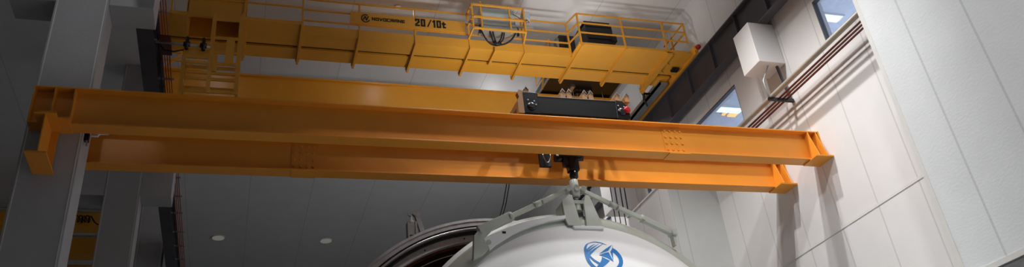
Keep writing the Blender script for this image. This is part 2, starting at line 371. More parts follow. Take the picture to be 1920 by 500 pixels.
for x in (6.13, 6.61): MB().box(x-.1, x+.1, 13.42, 13.55, BZ1+.462, BZ1+.53).build('rail_clip', 'black', t, .006)
MB().box(5.9, 6.85, 14.0, 14.5, BZ1+.2, BZ1+.42).build('hoist_frame', 'black', t)
MB().cyl((5.95, 14.25, BZ1+.33), (6.8, 14.25, BZ1+.33), .16, 24).build('rope_drum', 'dark', t)

# hook block hanging between the beams
t = thing('hook_block', 'black crane hook block hanging between the orange beams', 'hook', (6.34, 14.2, 6.98))
MB().box(6.08, 6.6, 14.08, 14.34, 7.5, 7.62).build('sheave_frame', 'black', t, .02)
MB().cyl((6.02, 14.2, 7.5), (6.24, 14.2, 7.5), .085, 20).build('motor', 'black', t)
MB().cyl((6.45, 14.2, 7.52), (6.64, 14.2, 7.52), .06, 20).build('sheave_pin', 'black', t)
MB().box(6.28, 6.5, 14.1, 14.3, 7.2, 7.52).build('hook_body', 'black', t, .02)
MB().tube([(6.39, 14.2, 7.22), (6.38, 14.2, 7.08), (6.36, 14.2, 7.06)], [.09, .09, .06], 18).build('swivel', 'black', t)
MB().tube([(6.36, 14.2, 7.1), (6.35, 14.2, 6.86)], .055, 16).build('hook_shank', 'dark', t)
MB().box(6.17, 6.27, 14.1, 14.22, 7.3, 7.52).build('limit_switch', 'black', t)
for x in (6.28, 6.34, 6.42, 6.48): MB().cyl((x, 14.22, 7.6), (x, 14.22, 8.2), .008, 6).build('wire_rope', 'galv', t)
t = thing('load_chain', 'black chain bag with a bright looped chain left of the hook', 'chain', (5.82, 14.2, 7.3))
MB().box(5.7, 5.94, 14.22, 14.3, 7.32, 7.95).box(5.88, 5.94, 14.24, 14.28, 7.95, 8.21).build('chain_bag', 'rubber', t)
MB().tube([(5.76+.08*(1-math.cos(a)), 14.17, 7.58-.2*math.sin(a)) for a in [math.pi*k/12 for k in range(13)]], .011, 6).build('chain_loop', 'brightsteel', t)

# ------------------------------------------------------------------ pipes and conductors along the right wall
pts = []
tag(MB().tube([(11.48, -6, 9.14), (11.48, 40, 9.14)], .06, 16).build('pipe', 'pipegrey'), 'thick grey pipe running uppermost along the right wall', 'pipe')
for x, lab in ((11.66, 'red brown conductor pipe next to the thick grey pipe'), (11.765, 'red brown conductor pipe between two like it on the right wall'), (11.87, 'red brown conductor pipe lowest of the three on the right wall')):
    tag(MB().tube([(x, -6, 9.105), (x, 40, 9.105)], .025, 12).build('conductor_pipe', 'red'), lab, 'pipe', 'red brown conductor pipes on the right wall')
t = thing('pipe_hanger', 'dark pipe hanger with two rods below the white corbel', 'pipe hanger', (11.6, 13.8, 9.0))
MB().box(11.33, 12.0, 13.74, 13.8, 9.0, 9.075).build('cross_bar', 'black', t)
MB().tube([(11.63, 13.8, CZ0), (11.36, 13.8, 9.55), (11.37, 13.8, 9.06)], .018, 8).build('hanger_rod', 'galv', t)
MB().bar((11.87, 13.8, CZ0), (11.97, 13.8, 9.03), .05).build('hanger_rod', 'dark', t)

# ------------------------------------------------------------------ the upper bridge crane
ZU = 12.2; ZT = 12.95
cr_ = thing('bridge_crane', 'amber overhead bridge crane with walkway, guardrails and sign board', 'bridge crane', (4.7, 18.5, 12.13))
MB().box(-2.3, 11.5, 17.84, 18.33, ZU, ZT).build('main_girder', 'girder', cr_, .006)
MB().box(-2.3, 11.0, 20.4, 20.9, 12.2, ZT-.05).box(-2.3, 11.0, 20.34, 20.96, ZT-.05, ZT).poly([(11.0, 20.4, 12.2), (11.3, 20.4, 12.2), (11.42, 20.4, 12.45), (11.4, 20.4, 12.72), (11.3, 20.4, 12.9), (11.2, 20.4, ZT), (11.0, 20.4, ZT)], (0, .5, 0)).build('main_girder', 'girder', cr_)
for y in (18.07, 20.65): MB().box(-2.1, 11.2, y-.03, y+.03, ZT, ZT+.05).build('trolley_rail', 'galv', cr_)
# walkway deck
MB().box(-2.1, -1.56, 16.8, 17.715, ZU, ZU+.04).box(-1.56, -.28, 17.66, 17.715, ZU, ZU+.04).box(-1.56, -.28, 16.8, 16.86, ZU, ZU+.04).box(-.28, 1.06, 16.8, 17.715, ZU, ZU+.04).box(1.06, 8.2, 17.2, 17.715, ZU, ZU+.04).box(8.2, 11.6, 16.6, 17.715, ZU, ZU+.04).build('walkway_deck', 'yellow', cr_)
h = MB().box(-1.58, -1.54, 16.82, 17.7, ZU+.04, ZU+.6).box(-.3, -.26, 16.82, 17.7, ZU+.04, ZU+.6).box(-1.56, -.28, 17.66, 17.7, ZU+.04, ZU+.6).box(-1.56, -.28, 16.82, 16.86, ZU+.04, ZU+.6).box(-1.6, -.24, 16.8, 17.72, ZU+.6, ZU+.63).build('access_hatch', 'yellow', cr_)
MB().box(-.95, -.42, 17.0, 17.5, ZU+.5, ZU+.58).build('hatch_panel', 'yellow', h)
for x0, x1, y, hh in ((-2.1, 1.06, 16.8, .09), (1.06, 8.2, 17.2, .27), (8.2, 11.4, 16.6, .07)): MB().box(x0, x1, y-.012, y, ZU, ZU+hh).build('toe_board', 'yellow', cr_)
MB().box(-2.1, 11.5, 17.71, 17.845, ZU+.06, ZU+.09).build('gap_shade_strip', 'rubber', cr_)  # black strip stands in for shade in the open slit beside the girder
# brackets under the walkway
for x, y in ((-.28, 16.8), (1.06, 16.8), (2.48, 17.18), (3.92, 17.18), (5.37, 17.18), (6.87, 17.18), (8.3, 16.6), (9.57, 16.6)):
    MB().poly([(x-.025, y-.03, ZU+.05), (x-.025, y-.03, ZU-.05), (x-.025, 18.42, ZU-.1), (x-.025, 18.45, ZU-.02), (x-.025, 18.45, ZU)], (.05, 0, 0)).box(x-.05, x+.05, y, 18.42, ZU-.012, ZU).build('walkway_bracket', 'yellow', cr_)
MB().box(6.0, 6.06, 17.1, 17.8, ZU-.09, ZU).build('walkway_bracket', 'yellow', cr_)
MB().box(10.82, 10.98, 16.6, 18.5, ZU-.1, ZU).box(10.78, 11.02, 16.6, 18.4, ZU-.02, ZU).box(10.86, 10.94, 18.4, 18.55, ZU-.16, ZU-.02).build('walkway_bracket', 'yellow', cr_)
for y in (17.15, 17.55): MB().poly([(10.98, y-.12, ZU), (10.98, y+.12, ZU), (11.14, y, ZU)], (0, 0, -.05)).build('gusset', 'yellow', cr_)
# guardrails
def rail(name, pts, w=.035): MB_ = MB(); [MB_.bar(a, b, w) for a, b in zip(pts, pts[1:])]; return MB_.build(name, 'yellow', cr_)
RT = 13.29
for x, y, z0, z1 in ((-1.9, 16.8, ZU, RT+.2), (-.28, 16.8, ZU, RT+.2), (1.06, 16.8, ZU, RT+.2), (2.49, 17.19, ZU, RT), (3.92, 17.19, ZU, RT), (5.36, 17.19, ZU, RT), (6.87, 17.19, ZU, RT),
                    (8.2, 17.19, ZU, RT), (8.28, 16.6, ZU, 13.22), (9.57, 16.6, ZU, 13.22), (10.84, 16.6, ZU, 13.22), (11.5, 17.3, ZU, 13.22)):
    MB().bar((x, y, z0), (x, y, z1), .045).build('guardrail_post', 'yellow', cr_)
MB().bar((11.53, 16.6, 12.55), (11.53, 16.6, 13.24), .04).build('guardrail_post', 'yellow', cr_)
for z in (RT, 12.96, 12.63):
    rail('guardrail', [(1.06, 17.19, z), (8.2, 17.19, z)])
for z in (13.49, 13.1, 12.72): rail('guardrail', [(-2.1, 16.8, z), (1.06, 16.8, z)])
for z, zz in ((RT, 13.22), (12.96, 12.92), (12.63, 12.6)): rail('guardrail', [(8.2, 17.19, z), (8.28, 16.6, zz), (11.53, 16.6, zz)])
for zz in (13.22, 12.92): rail('guardrail', [(11.53, 16.6, zz), (11.5, 17.75, zz)])
MB().bar((9.75, 17.5, ZU), (9.85, 17.5, 12.75), .04).bar((9.85, 17.5, 12.75), (9.95, 17.5, 12.6), .04).build('handhold', 'yellow', cr_)
MB().tube([(7.6, 17.5, ZU+.3), (7.68, 17.5, 12.85), (7.75, 17.5, 12.95), (7.78, 17.5, 12.5), (7.6, 17.5, ZU+.3)], .018, 8).build('handhold', 'yellow', cr_)
# sign board
sb = MB().box(2.26, 5.26, 17.13, 17.16, 12.64, 12.99).build('sign_board', 'yellow', cr_)
def strokes(paths, x, z, wd, ht, th, y, name='lettering', italic=0):
    q = MB(); i = 0
    for p in paths:
        for a, b in zip(p, p[1:]):
            i += 1
            A = Vector((x+a[0]*wd+italic*a[1]*ht, y, z+a[1]*ht)); B = Vector((x+b[0]*wd+italic*b[1]*ht, y, z+b[1]*ht)); d = (B-A).normalized()*th*.5
            q.bar(A-d, B+d, th, .004+.0012*(i % 4), (0, 1, 0))
    return q
GL = {'N': [[(0,0),(0,1),(1,0),(1,1)]], 'O': [[(0,0),(0,1),(1,1),(1,0),(0,0)]], 'V': [[(0,1),(.5,0),(1,1)]], 'C': [[(1,1),(0,1),(0,0),(1,0)]],
      'R': [[(0,0),(0,1),(1,1),(1,.45),(0,.45)],[(.5,.45),(1,0)]], 'A': [[(0,0),(0,.7),(.3,1),(1,1),(1,0)],[(0,.42),(1,.42)]], 'E': [[(1,1),(0,1),(0,0),(1,0)],[(0,.5),(.9,.5)]],
      '2': [[(0,.8),(0,1),(1,1),(1,.6),(0,.15),(0,0),(1,0)]], '0': [[(0,0),(0,1),(1,1),(1,0),(0,0)]], '1': [[(.15,.85),(.6,1),(.6,0)]], '/': [[(0,-.05),(1,1.05)]], 't': [[(.35,1),(.35,0),(.9,0)],[(0,.72),(.9,.72)]]}
mbx = MB()
def word(s, x, z, wd, ht, th, gap, y):
    for c in s:
        q = strokes(GL[c], x, z, wd, ht, th, y); me = bpy.data.meshes.new('tmp'); q.bm.to_mesh(me); mbx.bm.from_mesh(me); q.bm.free(); bpy.data.meshes.remove(me)
        x += wd+gap
word('NOVOCRANE', 2.81, 12.775, .062, .075, .02, .0335, 17.125)
mbx.build('lettering', 'blackpaint', sb)['label'] = 'black NOVOCRANE lettering'
mbx = MB()
for c, x, wd in (('2', 3.94, .075), ('0', 4.09, .075), ('/', 4.25, .09), ('1', 4.39, .07), ('0', 4.51, .075), ('t', 4.65, .07)):
    word(c, x, 12.735 if c != 't' else 12.74, wd, .19 if c != 't' else .15, .046 if c != '/' else .03, 0, 17.125)
mbx.build('lettering', 'blackpaint', sb)['label'] = 'black 20/10t capacity lettering'
mbx = MB()
ring = [(2.64+.105*math.cos(a), 17.126, 12.81+.115*math.sin(a)) for a in [math.radians(k) for k in range(60, 341, 20)]]
for a, b in zip(ring, ring[1:]): mbx.bar(a, b, .026, .006, (0, 1, 0))
for a, b in (((2.58, 12.76), (2.63, 12.88)), ((2.63, 12.88), (2.66, 12.75)), ((2.66, 12.75), (2.71, 12.88))): mbx.bar((a[0], 17.126, a[1]), (b[0], 17.126, b[1]), .026, .006, (0, 1, 0))
mbx.build('emblem', 'blackpaint', sb)['label'] = 'black round emblem'
# electrical cabinet in its railed cage
CY = 16.6
cg = MB()
for z in (12.43, 12.80, 13.19):
    cg.bar((5.32, CY, z), (6.74, CY, z), .045).bar((5.32, CY, z), (5.34, 17.19, z+.06), .045).bar((6.74, CY, z), (6.87, 17.19, z+.06), .045)
for x in (5.32, 6.74): cg.bar((x, CY, 12.43), (x, CY, 13.19), .045)
cg.bar((5.57, CY+.03, 12.4), (5.57, CY+.03, 13.32), .04).bar((6.35, CY+.03, 12.38), (6.35, CY+.03, 13.27), .04)
cg.build('cabinet_cage', 'yellow', cr_)
eb = MB().box(5.62, 6.58, 16.85, 17.12, 12.72, 13.3).build('electrical_cabinet', 'cabinet', cr_, .012)
MB().box(5.66, 6.54, 16.835, 16.85, 12.78, 13.26).build('cabinet_door', 'cabinet', eb, .004)
MB().box(5.6, 6.6, 16.82, 17.14, 12.58, 12.70).build('cable_tray', 'galv', eb)
MB().box(5.15, 7.02, 16.72, 16.76, 12.68, 12.72).build('support_channel', 'galv', eb)
for x in (5.56, 6.6): MB().box(x, x+.05, 16.86, 16.92, 12.5, 12.75).build('cable_gland', 'rubber', eb)
jb = MB().box(6.78, 6.98, 16.75, 16.9, 12.98, 13.25).build('junction_box', 'cabinet', cr_, .01)
MB().tube([(6.86, 16.76, 12.98), (6.92, 16.72, 12.86), (6.8, 16.72, 12.82), (6.65, 16.74, 13.0), (6.5, 16.75, 13.1)], .01, 6).build('wire', 'redrail', jb)
MB().cyl((6.85, 16.8, 12.93), (6.85, 16.8, 12.98), .03, 10).build('cable_gland', 'redlens', jb)
def curve(a, b, sag, n=10, side=0): return [tuple(a[i]+(b[i]-a[i])*k/n-(sag*math.sin(math.pi*k/n) if i == 2 else 0)+(side*math.sin(math.pi*k/n) if i == 0 else 0) for i in range(3)) for k in range(n+1)]
end = (6.05, 17.08, 12.27)
for a, sag, side, r in (((5.6, 16.88, 12.62), .14, -.02, .02), ((5.85, 16.9, 12.6), .04, 0, .024), ((5.93, 16.9, 12.6), .03, 0, .02), ((6.2, 16.9, 12.6), .03, .05, .02), ((6.25, 16.9, 12.6), .03, .06, .018), ((6.58, 16.88, 12.62), .1, .06, .024)):
    MB().tube(curve(a, (end[0]+random.uniform(-.05, .05), end[1], end[2]), sag, 10, side), r, 8).build('power_cable', 'rubber', cr_)
MB().tube([(5.98, 17.0, 12.36), (6.05, 17.05, 12.28), (6.16, 17.0, 12.33)], .05, 10).build('power_cable', 'rubber', cr_)
# black resistor boxes on the right platform
rb = MB().box(8.69, 9.5, 17.02, 17.5, ZU+.04, 13.27).build('resistor_box', 'black', cr_, .012)
MB().box(8.66, 9.44, 17.0, 17.52, 13.27, 13.31).build('lid', 'black', rb)
MB().box(9.42, 9.58, 17.0, 17.4, ZU+.5, ZU+.72).build('terminal_box', 'black', rb)
for z in (12.55, 12.75, 12.95, 13.15): MB().box(8.72, 9.47, 17.0, 17.02, z, z+.03).build('louvre', 'black', rb)
r2 = MB().box(7.98, 8.44, 17.3, 17.62, ZU+.04, 12.98).build('resistor_box', 'black', cr_, .02)
MB().bar((8.42, 17.3, 12.9), (8.62, 17.2, 13.2), .03).build('brace', 'black', r2)
MB().box(7.9, 7.98, 17.35, 17.55, 12.6, 12.9).build('terminal_box', 'galv', r2)
# end carriages
for x in (11.69, -2.29):
    ec = MB().box(x-.06, x+.06, 16.5, 22.0, 12.14, 12.42).build('end_carriage', 'girder', cr_, .01)
    for y in (16.9, 21.5): MB().cyl((x-.045, y, 12.2), (x+.045, y, 12.2), .055, 20).build('wheel', 'steel', ec)
    MB().tube([(x, 16.5, 12.3), (x, 16.42, 12.3)], .055, 14).build('buffer_stem', 'girder', ec)
    MB().tube([(x, 16.42, 12.3), (x, 16.34, 12.3), (x, 16.31, 12.3)], [.07, .07, .04], 16).build('buffer', 'redlens', ec)['label'] = 'red end buffer'
MB().box(11.24, 11.48, 18.0, 22.2, 12.06, 12.14).box(11.24, 11.27, 18.0, 22.2, 12.06, 12.24).build('collector_channel', 'galv', cr_)
MB().box(11.3, 11.5, 17.25, 17.42, 12.1, 12.16).build('junction_box', 'rubber', cr_)
MB().tube([(10.9, 18.55, 12.12), (11.0, 18.62, 12.05), (11.02, 18.7, 11.9), (11.12, 18.75, 11.74)], [.05, .045, .04, .02], 8).bar((10.95, 18.6, 12.08), (11.25, 18.6, 12.08), .05).bar((11.0, 18.6, 12.2), (11.0, 18.6, 12.05), .05).build('collector_bracket', 'browndark', cr_)
# left end of the crane: hanging maintenance cage and collector arm
mc = MB()
YC = 16.55
for x0, x1, z0, z1 in ((-1.52, -1.44, 9.98, 11.12), (-.97, -.88, 9.98, 12.2), (-.38, -.29, 9.98, 12.2), (-1.52, -.29, 9.98, 10.06), (-1.52, -.29, 10.3, 10.38), (-1.52, -.29, 10.46, 10.53), (-1.52, -.29, 10.72, 10.8), (-1.52, -.88, 10.86, 11.1), (-.9, -.29, 11.02, 11.1), (-.9, -.29, 11.42, 11.5), (-.9, -.29, 11.95, 12.05), (-.62, -.44, 10.78, 11.45), (-.879, -.78, 10.54, 11.01)):
    v = (z1-z0) > (x1-x0); mc.box(x0, x1, YC if v else YC+.006, YC+.05 if v else YC+.044, z0 if v else z0+.005, z1 if v else z1-.005)
mcg = mc.build('maintenance_cage', 'yellow', cr_)
bk = MB()
for x0, x1, z0, z1 in ((-1.52, -1.46, 9.98, 11.1), (-.35, -.29, 9.98, 12.2), (-1.52, -.29, 9.98, 10.05), (-1.52, -.29, 10.46, 10.52), (-1.52, -.29, 11.02, 11.1)): bk.box(x0, x1, YC+.66, YC+.7, z0, z1)
for x in (-1.52, -.35): 
    for z in (9.98, 10.46, 11.02): bk.box(x, x+.06, YC+.05, YC+.66, z, z+.06)
bk.build('cage_back', 'yellow', mcg)
MB().box(-.22, -.2, 16.7, 16.72, 11.3, 12.2).build('cage_rod', 'yellow', mcg)
ca = MB().cyl((-2.1, 16.5, 11.18), (-.95, 16.5, 11.14), .03, 12).build('collector_arm', 'galv', cr_)
for x in (-1.45, -1.1): MB().cyl((x, 16.47, 11.02), (x, 16.47, 11.34), .04, 12).cyl((x-.07, 16.48, 11.16), (x+.07, 16.48, 11.16), .06, 12).build('clamp', 'browndark', ca)
MB().tube([(-2.0, 16.5, 11.1), (-1.9, 16.5, 10.98), (-1.7, 16.5, 10.95), (-1.5, 16.5, 11.02)], .018, 8).build('cable', 'rubber', ca)
MB().box(-2.02, -1.78, 16.3, 17.0, 11.17, 11.24).build('collector_shoe', 'red', ca)
for z, d in ((12.3, 0), (12.55, 0), (12.8, 0)): MB().bar((-2.2, 19.3, z), (-1.2, 19.3, z), .05).build('end_guardrail', 'girder', cr_)
MB().bar((-2.2, 19.3, 12.25), (-1.75, 19.3, 12.8), .04).bar((-1.75, 19.3, 12.25), (-1.2, 19.3, 12.8), .04).build('end_guardrail', 'girder', cr_)

# trolley of the upper crane
t = thing('crane_trolley', 'dark trolley frame between the girders of the amber crane', 'trolley', (9.6, 19.4, ZT+.05))
fr = MB().box(8.42, 10.86, 18.2, 20.72, ZT+.06, ZT+.22).build('trolley_frame', 'browndark', t)
for x in (8.42, 10.8): MB().box(x, x+.05, 18.2, 20.74, ZT+.03, ZT+.06).build('frame_edge', 'galv', fr)
MB().cyl((8.9, 19.2, ZT+.45), (10.4, 19.2, ZT+.45), .24, 24).build('rope_drum', 'dark', t)
MB().cyl((8.6, 20.0, ZT+.42), (9.1, 20.0, ZT+.42), .2, 20).build('motor', 'black', t)
for x in (9.42, 9.55, 9.68, 9.81, 9.95, 10.4): MB().cyl((x, 20.05, ZT-.28), (x, 20.05, ZT+.06), .01, 6).build('wire_rope', 'galv', t)
MB().box(9.28, 9.4, 19.8, 20.2, ZT-.02, ZT+.06).build('bright_plate', 'brightsteel', t)
MB().tube([(9.7, 20.1, ZT), (9.85, 20.1, ZT-.04), (9.95, 20.0, ZT), (10.05, 20.05, ZT+.03)], .03, 8).build('rope_clamp', 'brightsteel', t)
MB().box(9.5, 10.05, 20.02, 20.2, ZT-.1, ZT-.02).build('sheave_box', 'black', t)
for x, y in ((8.6, 18.07), (10.65, 18.07), (8.6, 20.65), (10.65, 20.65)): MB().cyl((x-.11, y, ZT+.13), (x+.11, y, ZT+.13), .08, 16).build('wheel', 'dark', t)
MB().tube([(8.05, 19.55, ZT+.1), (8.13, 19.75, ZT-.12), (8.27, 19.5, ZT+.08), (8.38, 19.95, ZT-.08)], .028, 8).build('festoon_bracket', 'yellow', t)

# ------------------------------------------------------------------ vacuum chamber and its lifted door
HX, HZ, HR = 5.17, 3.14, 3.87
t = thing('vacuum_chamber', 'steel vacuum chamber with open ribbed round mouth behind the white door', 'chamber', (HX, 17, FLOOR))
def R(d): return HR-d
MB().rev([(R(0), 16.2), (R(0), 16.45), (R(.3), 16.45), (R(.3), 16.3), (R(.15), 16.3), (R(.15), 16.21), (R(.062), 16.2), (R(.062), 16.185), (R(.05), 16.185), (R(.05), 16.2)], HX, HZ).build('mouth_flange', 'steel', t)
MB().rev([(R(.155), 16.24), (R(.155), 16.3), (R(.185), 16.3), (R(.185), 16.24)], HX, HZ).build('seal_ring', 'rubber', t)
MB().rev([(R(.205)+.028*math.cos(a), 16.24+.03*math.sin(a)) for a in [math.pi*k/5 for k in range(10)]], HX, HZ, smooth=True).build('seal_ring', 'brightsteel', t)
MB().rev([(R(.24), 16.28), (R(.24), 16.5), (R(.3), 16.5), (R(.3), 16.28)], HX, HZ).build('seal_ring', 'rubber', t)
inn = MB().rev([(R(.285), 16.36), (R(.285), 16.5), (R(.44), 16.5), (R(.44), 16.36)], HX, HZ).build('inner_flange', 'steel', t)
for k in range(24):
    a = 2*math.pi*(k+.35)/24
    MB().cyl((HX+R(.36)*math.sin(a), 16.35, HZ+R(.36)*math.cos(a)), (HX+R(.36)*math.sin(a), 16.37, HZ+R(.36)*math.cos(a)), .02, 8).build('bolt_hole', 'rubber', inn)
MB().rev([(R(.1), 16.45), (R(.1), 23.5), (R(.2), 23.5), (R(.2), 16.45)], HX, HZ).build('shell', 'steel', t)
sh = MB().rev([(R(.44), 16.5), (R(.44), 23.4), (R(.5), 23.4), (R(.5), 16.5)], HX, HZ).build('thermal_shroud', 'copper', t)
for k in range(16): MB().rev([(R(.5), 16.8+.4*k), (R(.56), 16.8+.4*k), (R(.56), 16.86+.4*k), (R(.5), 16.86+.4*k)], HX, HZ, 96).build('shroud_rib', 'browndark', sh)
MB().rev([(R(.58)+.014*math.cos(a), 16.62+.014*math.sin(a)) for a in [math.pi*k/3 for k in range(6)]], HX, HZ, smooth=True).build('ring_pipe', 'brightsteel', t)
MB().rev([(.01, 23.5), (R(.1), 23.5), (R(.1), 23.55), (.01, 23.55)], HX, HZ, 64).build('back_plate', 'browndark', t)
MB().box(HX-1.6, HX-1.2, 16.6, 23, FLOOR, HZ-3.2).box(HX+1.2, HX+1.6, 16.6, 23, FLOOR, HZ-3.2).build('saddle', 'galv', t)
a_ = math.asin(-1.75/3.3)
br = MB().tube([(3.42, 16.7, 6.13), (3.4, 16.75, 5.75), (3.42, 16.75, 5.55)], [.04, .05, .08], 12).build('lamp_bracket', 'galv', t)
MB().box(3.3, 3.56, 16.66, 16.84, 5.5, 5.55).build('bracket_plate', 'galv', br)
# clamp standing on the chamber mouth
t = thing('swing_clamp', 'grey swing clamp with rod standing on the chamber rim', 'clamp', (3.45, 16.42, 6.6))
MB().box(3.33, 3.365, 16.22, 16.42, 6.56, 6.92).box(3.495, 3.53, 16.22, 16.42, 6.65, 6.92).box(3.365, 3.495, 16.39, 16.42, 6.63, 6.92).box(3.37, 3.49, 16.25, 16.38, 6.63, 6.89).build('clamp_body', 'galv', t)
MB().tube([(3.43, 16.32, 6.88), (3.43, 16.32, 6.97), (3.43, 16.32, 6.98), (3.43, 16.32, 7.08)], [.06, .06, .03, .03], 12).build('piston_rod', 'steel', t)
MB().tube([(3.37, 16.3, 7.13), (3.36, 16.3, 7.1), (3.38, 16.3, 7.07), (3.41, 16.3, 7.09), (3.42, 16.3, 7.05)], .014, 8).build('eye_bolt', 'galv', t)
MB().bar((3.68, 16.4, 6.73), (3.56, 16.4, 7.16), .1, .1, (0, 1, 0)).bar((3.5, 16.4, 7.2), (3.62, 16.4, 7.12), .13, .11, (0, 1, 0)).build('swing_arm', 'galv', t)
# door
DX, DZ = 6.25, 2.70
t = thing('chamber_door', 'white domed chamber door with blue emblem hanging from the hook', 'door', (DX, 14.3, DZ-3.75))
MB().rev([(3.72, 14.56), (3.72, 14.66), (3.2, 14.66), (3.2, 14.56)], DX, DZ).build('door_flange', 'white', t)
MB().rev([(3.27, 14.0), (3.36, 14.03), (3.5, 14.16), (3.59, 14.3), (3.63, 14.42), (3.63, 14.56), (3.2, 14.56), (3.2, 14.0)], DX, DZ, smooth=True).build('door_rim', 'greypaint', t)
def dish_y(r): Rs = 7.9; return 13.99-(math.sqrt(Rs*Rs-r*r)-math.sqrt(Rs*Rs-3.25**2))
MB().rev([(.001, dish_y(0))]+[(3.25*k/14, dish_y(3.25*k/14)) for k in range(1, 14)]+[(3.2, dish_y(3.2)), (3.25, 13.99), (3.262, 14.02), (3.2, 14.05), (.001, 14.05)], DX, DZ, 192, closed=False, smooth=True).build('door_dome', 'white', t)
STRIPS=[([(6.307,5.519),(6.254,5.498),(6.207,5.464),(6.166,5.409),(6.144,5.347),(6.134,5.282),(6.127,5.221),(6.126,5.162),(6.133,5.102),(6.153,5.042),(6.186,4.984),(6.237,4.936),(6.298,4.901),(6.366,4.884),(6.425,4.876),(6.477,4.876)],[(6.310,5.514),(6.275,5.491),(6.243,5.459),(6.216,5.412),(6.203,5.361),(6.203,5.307),(6.212,5.263),(6.215,5.216),(6.203,5.163),(6.208,5.108),(6.230,5.052),(6.267,4.997),(6.316,4.953),(6.375,4.924),(6.429,4.907),(6.481,4.898)]),
([(6.307,5.519),(6.341,5.532),(6.380,5.542),(6.425,5.549),(6.477,5.546),(6.537,5.534),(6.597,5.510),(6.656,5.480)],[(6.309,5.511),(6.341,5.520),(6.376,5.527),(6.417,5.532),(6.467,5.529),(6.528,5.519),(6.591,5.501),(6.656,5.478)]),
([(6.196,5.360),(6.247,5.402),(6.300,5.441),(6.358,5.471),(6.417,5.497)],[(6.207,5.333),(6.258,5.377),(6.310,5.420),(6.363,5.458),(6.417,5.495)]),
([(6.201,5.325),(6.266,5.371),(6.336,5.416),(6.414,5.457),(6.497,5.498)],[(6.206,5.280),(6.279,5.340),(6.352,5.397),(6.424,5.447),(6.496,5.495)]),
([(6.184,5.245),(6.192,5.256),(6.215,5.276),(6.280,5.325),(6.369,5.385),(6.474,5.443),(6.588,5.504)],[(6.211,5.214),(6.214,5.213),(6.236,5.230),(6.312,5.300),(6.408,5.382),(6.497,5.443),(6.587,5.499)]),
([(6.757,5.414),(6.796,5.386),(6.831,5.351),(6.860,5.300),(6.880,5.246),(6.889,5.193),(6.886,5.135),(6.867,5.073),(6.832,5.014),(6.780,4.961),(6.718,4.919),(6.645,4.889),(6.564,4.878),(6.477,4.876)],[(6.730,5.322),(6.749,5.296),(6.767,5.270),(6.784,5.240),(6.797,5.207),(6.803,5.170),(6.801,5.131),(6.789,5.090),(6.763,5.047),(6.725,5.002),(6.679,4.964),(6.625,4.933),(6.556,4.913),(6.481,4.898)]),
([(6.236,5.230),(6.264,5.183),(6.296,5.139),(6.340,5.103),(6.387,5.069)],[(6.197,5.207),(6.226,5.161),(6.259,5.114),(6.307,5.068),(6.360,5.021)]),
([(6.466,5.199),(6.450,5.159),(6.430,5.121),(6.400,5.083),(6.356,5.036),(6.302,4.984)],[(6.605,5.119),(6.563,5.086),(6.525,5.055),(6.491,5.027),(6.433,4.989),(6.360,4.947)])]
LOGO=[[(6.423,5.239),(6.536,5.285),(6.639,5.311),(6.676,5.099),(6.571,5.184)],
[(6.430,5.265),(6.606,5.387),(6.770,5.484),(6.645,5.345),(6.540,5.310)],
[(6.784,5.475),(6.743,5.394),(6.681,5.321),(6.680,5.134),(6.734,5.318),(6.760,5.401)]]
lg = MB()
def on_dome(q, d): return (q[0], dish_y(math.hypot(q[0]-DX, q[1]-DZ))-d, q[1])
def patch(top, bot, faces):
    a = [lg.bm.verts.new(on_dome(q, .006)) for q in top+bot]; c = [lg.bm.verts.new(on_dome(q, .001)) for q in top+bot]
    n = len(top)
    for i in range(n-1):
        lg.bm.faces.new((a[i], a[i+1], a[n+i+1], a[n+i])); lg.bm.faces.new((c[n+i], c[n+i+1], c[i+1], c[i]))
    rim = list(range(n))+list(range(2*n-1, n-1, -1))
    for i, k in zip(rim, rim[1:]+rim[:1]): lg.bm.faces.new((a[i], a[k], c[k], c[i]))
for A, B in STRIPS: patch(A, B, None)
for p in LOGO:
    vs = [lg.bm.verts.new(on_dome(q, .006)) for q in p]; vb = [lg.bm.verts.new(on_dome(q, .001)) for q in p]; n = len(p)
    f1 = lg.bm.faces.new(vs); f2 = lg.bm.faces.new(vb[::-1])
    for i in range(n): lg.bm.faces.new((vs[i], vs[(i+1)%n], vb[(i+1)%n], vb[i]))
    bmesh.ops.triangulate(lg.bm, faces=[f1, f2])
lo = lg.build('emblem', 'blue', t); lo['label'] = 'blue ring and arrow emblem'
# lifting spider
t = thing('lifting_frame', 'grey lifting frame with two braced arms on top of the white door', 'lifting frame', (6.35, 14.15, 5.9))
MB().tube([(6.335, 14.15, 6.985), (6.335, 14.15, 6.975), (6.33, 14.15, 6.85), (6.325, 14.15, 6.72), (6.32, 14.15, 6.63), (6.32, 14.15, 6.6)], [.075, .085, .09, .11, .1, .09], 24).build('hub', 'greypaint', t)
MB().tube([(6.32, 14.0, 6.76), (6.32, 14.3, 6.76)], .06, 20).build('hub_pin', 'greypaint', t)
MB().cyl((6.32, 14.15, 6.53), (6.32, 14.15, 6.6), .055, 20).build('hub_nut', 'galv', t)
def lean(pts): return [(x, 13.91+(z-5.9)*.17, z) for x, z in pts]
MB().poly(lean([(5.97, 6.47), (6.14, 6.62), (6.2, 6.6), (6.25, 5.9), (5.98, 5.92), (5.95, 6.04)]), (0, .05, 0)).poly([(5.974, 14.08, 6.46), (5.995, 14.08, 6.46), (5.985, 14.08, 6.05), (5.955, 14.08, 6.05)], (0, .35, 0)).build('upright', 'greypaint', t)
MB().poly(lean([(6.5, 6.62), (6.57, 6.6), (6.7, 5.9), (6.36, 5.9), (6.42, 6.42)]), (0, .05, 0)).poly([(6.545, 14.08, 6.58), (6.565, 14.08, 6.58), (6.672, 14.08, 6.01), (6.65, 14.08, 6.01)], (0, .35, 0)).build('upright', 'greypaint', t)
MB().box(6.1, 6.54, 14.04, 14.4, 6.43, 6.5).box(6.12, 6.5, 14.3, 14.36, 6.0, 6.46).build('cross_plate', 'greypaint', t)
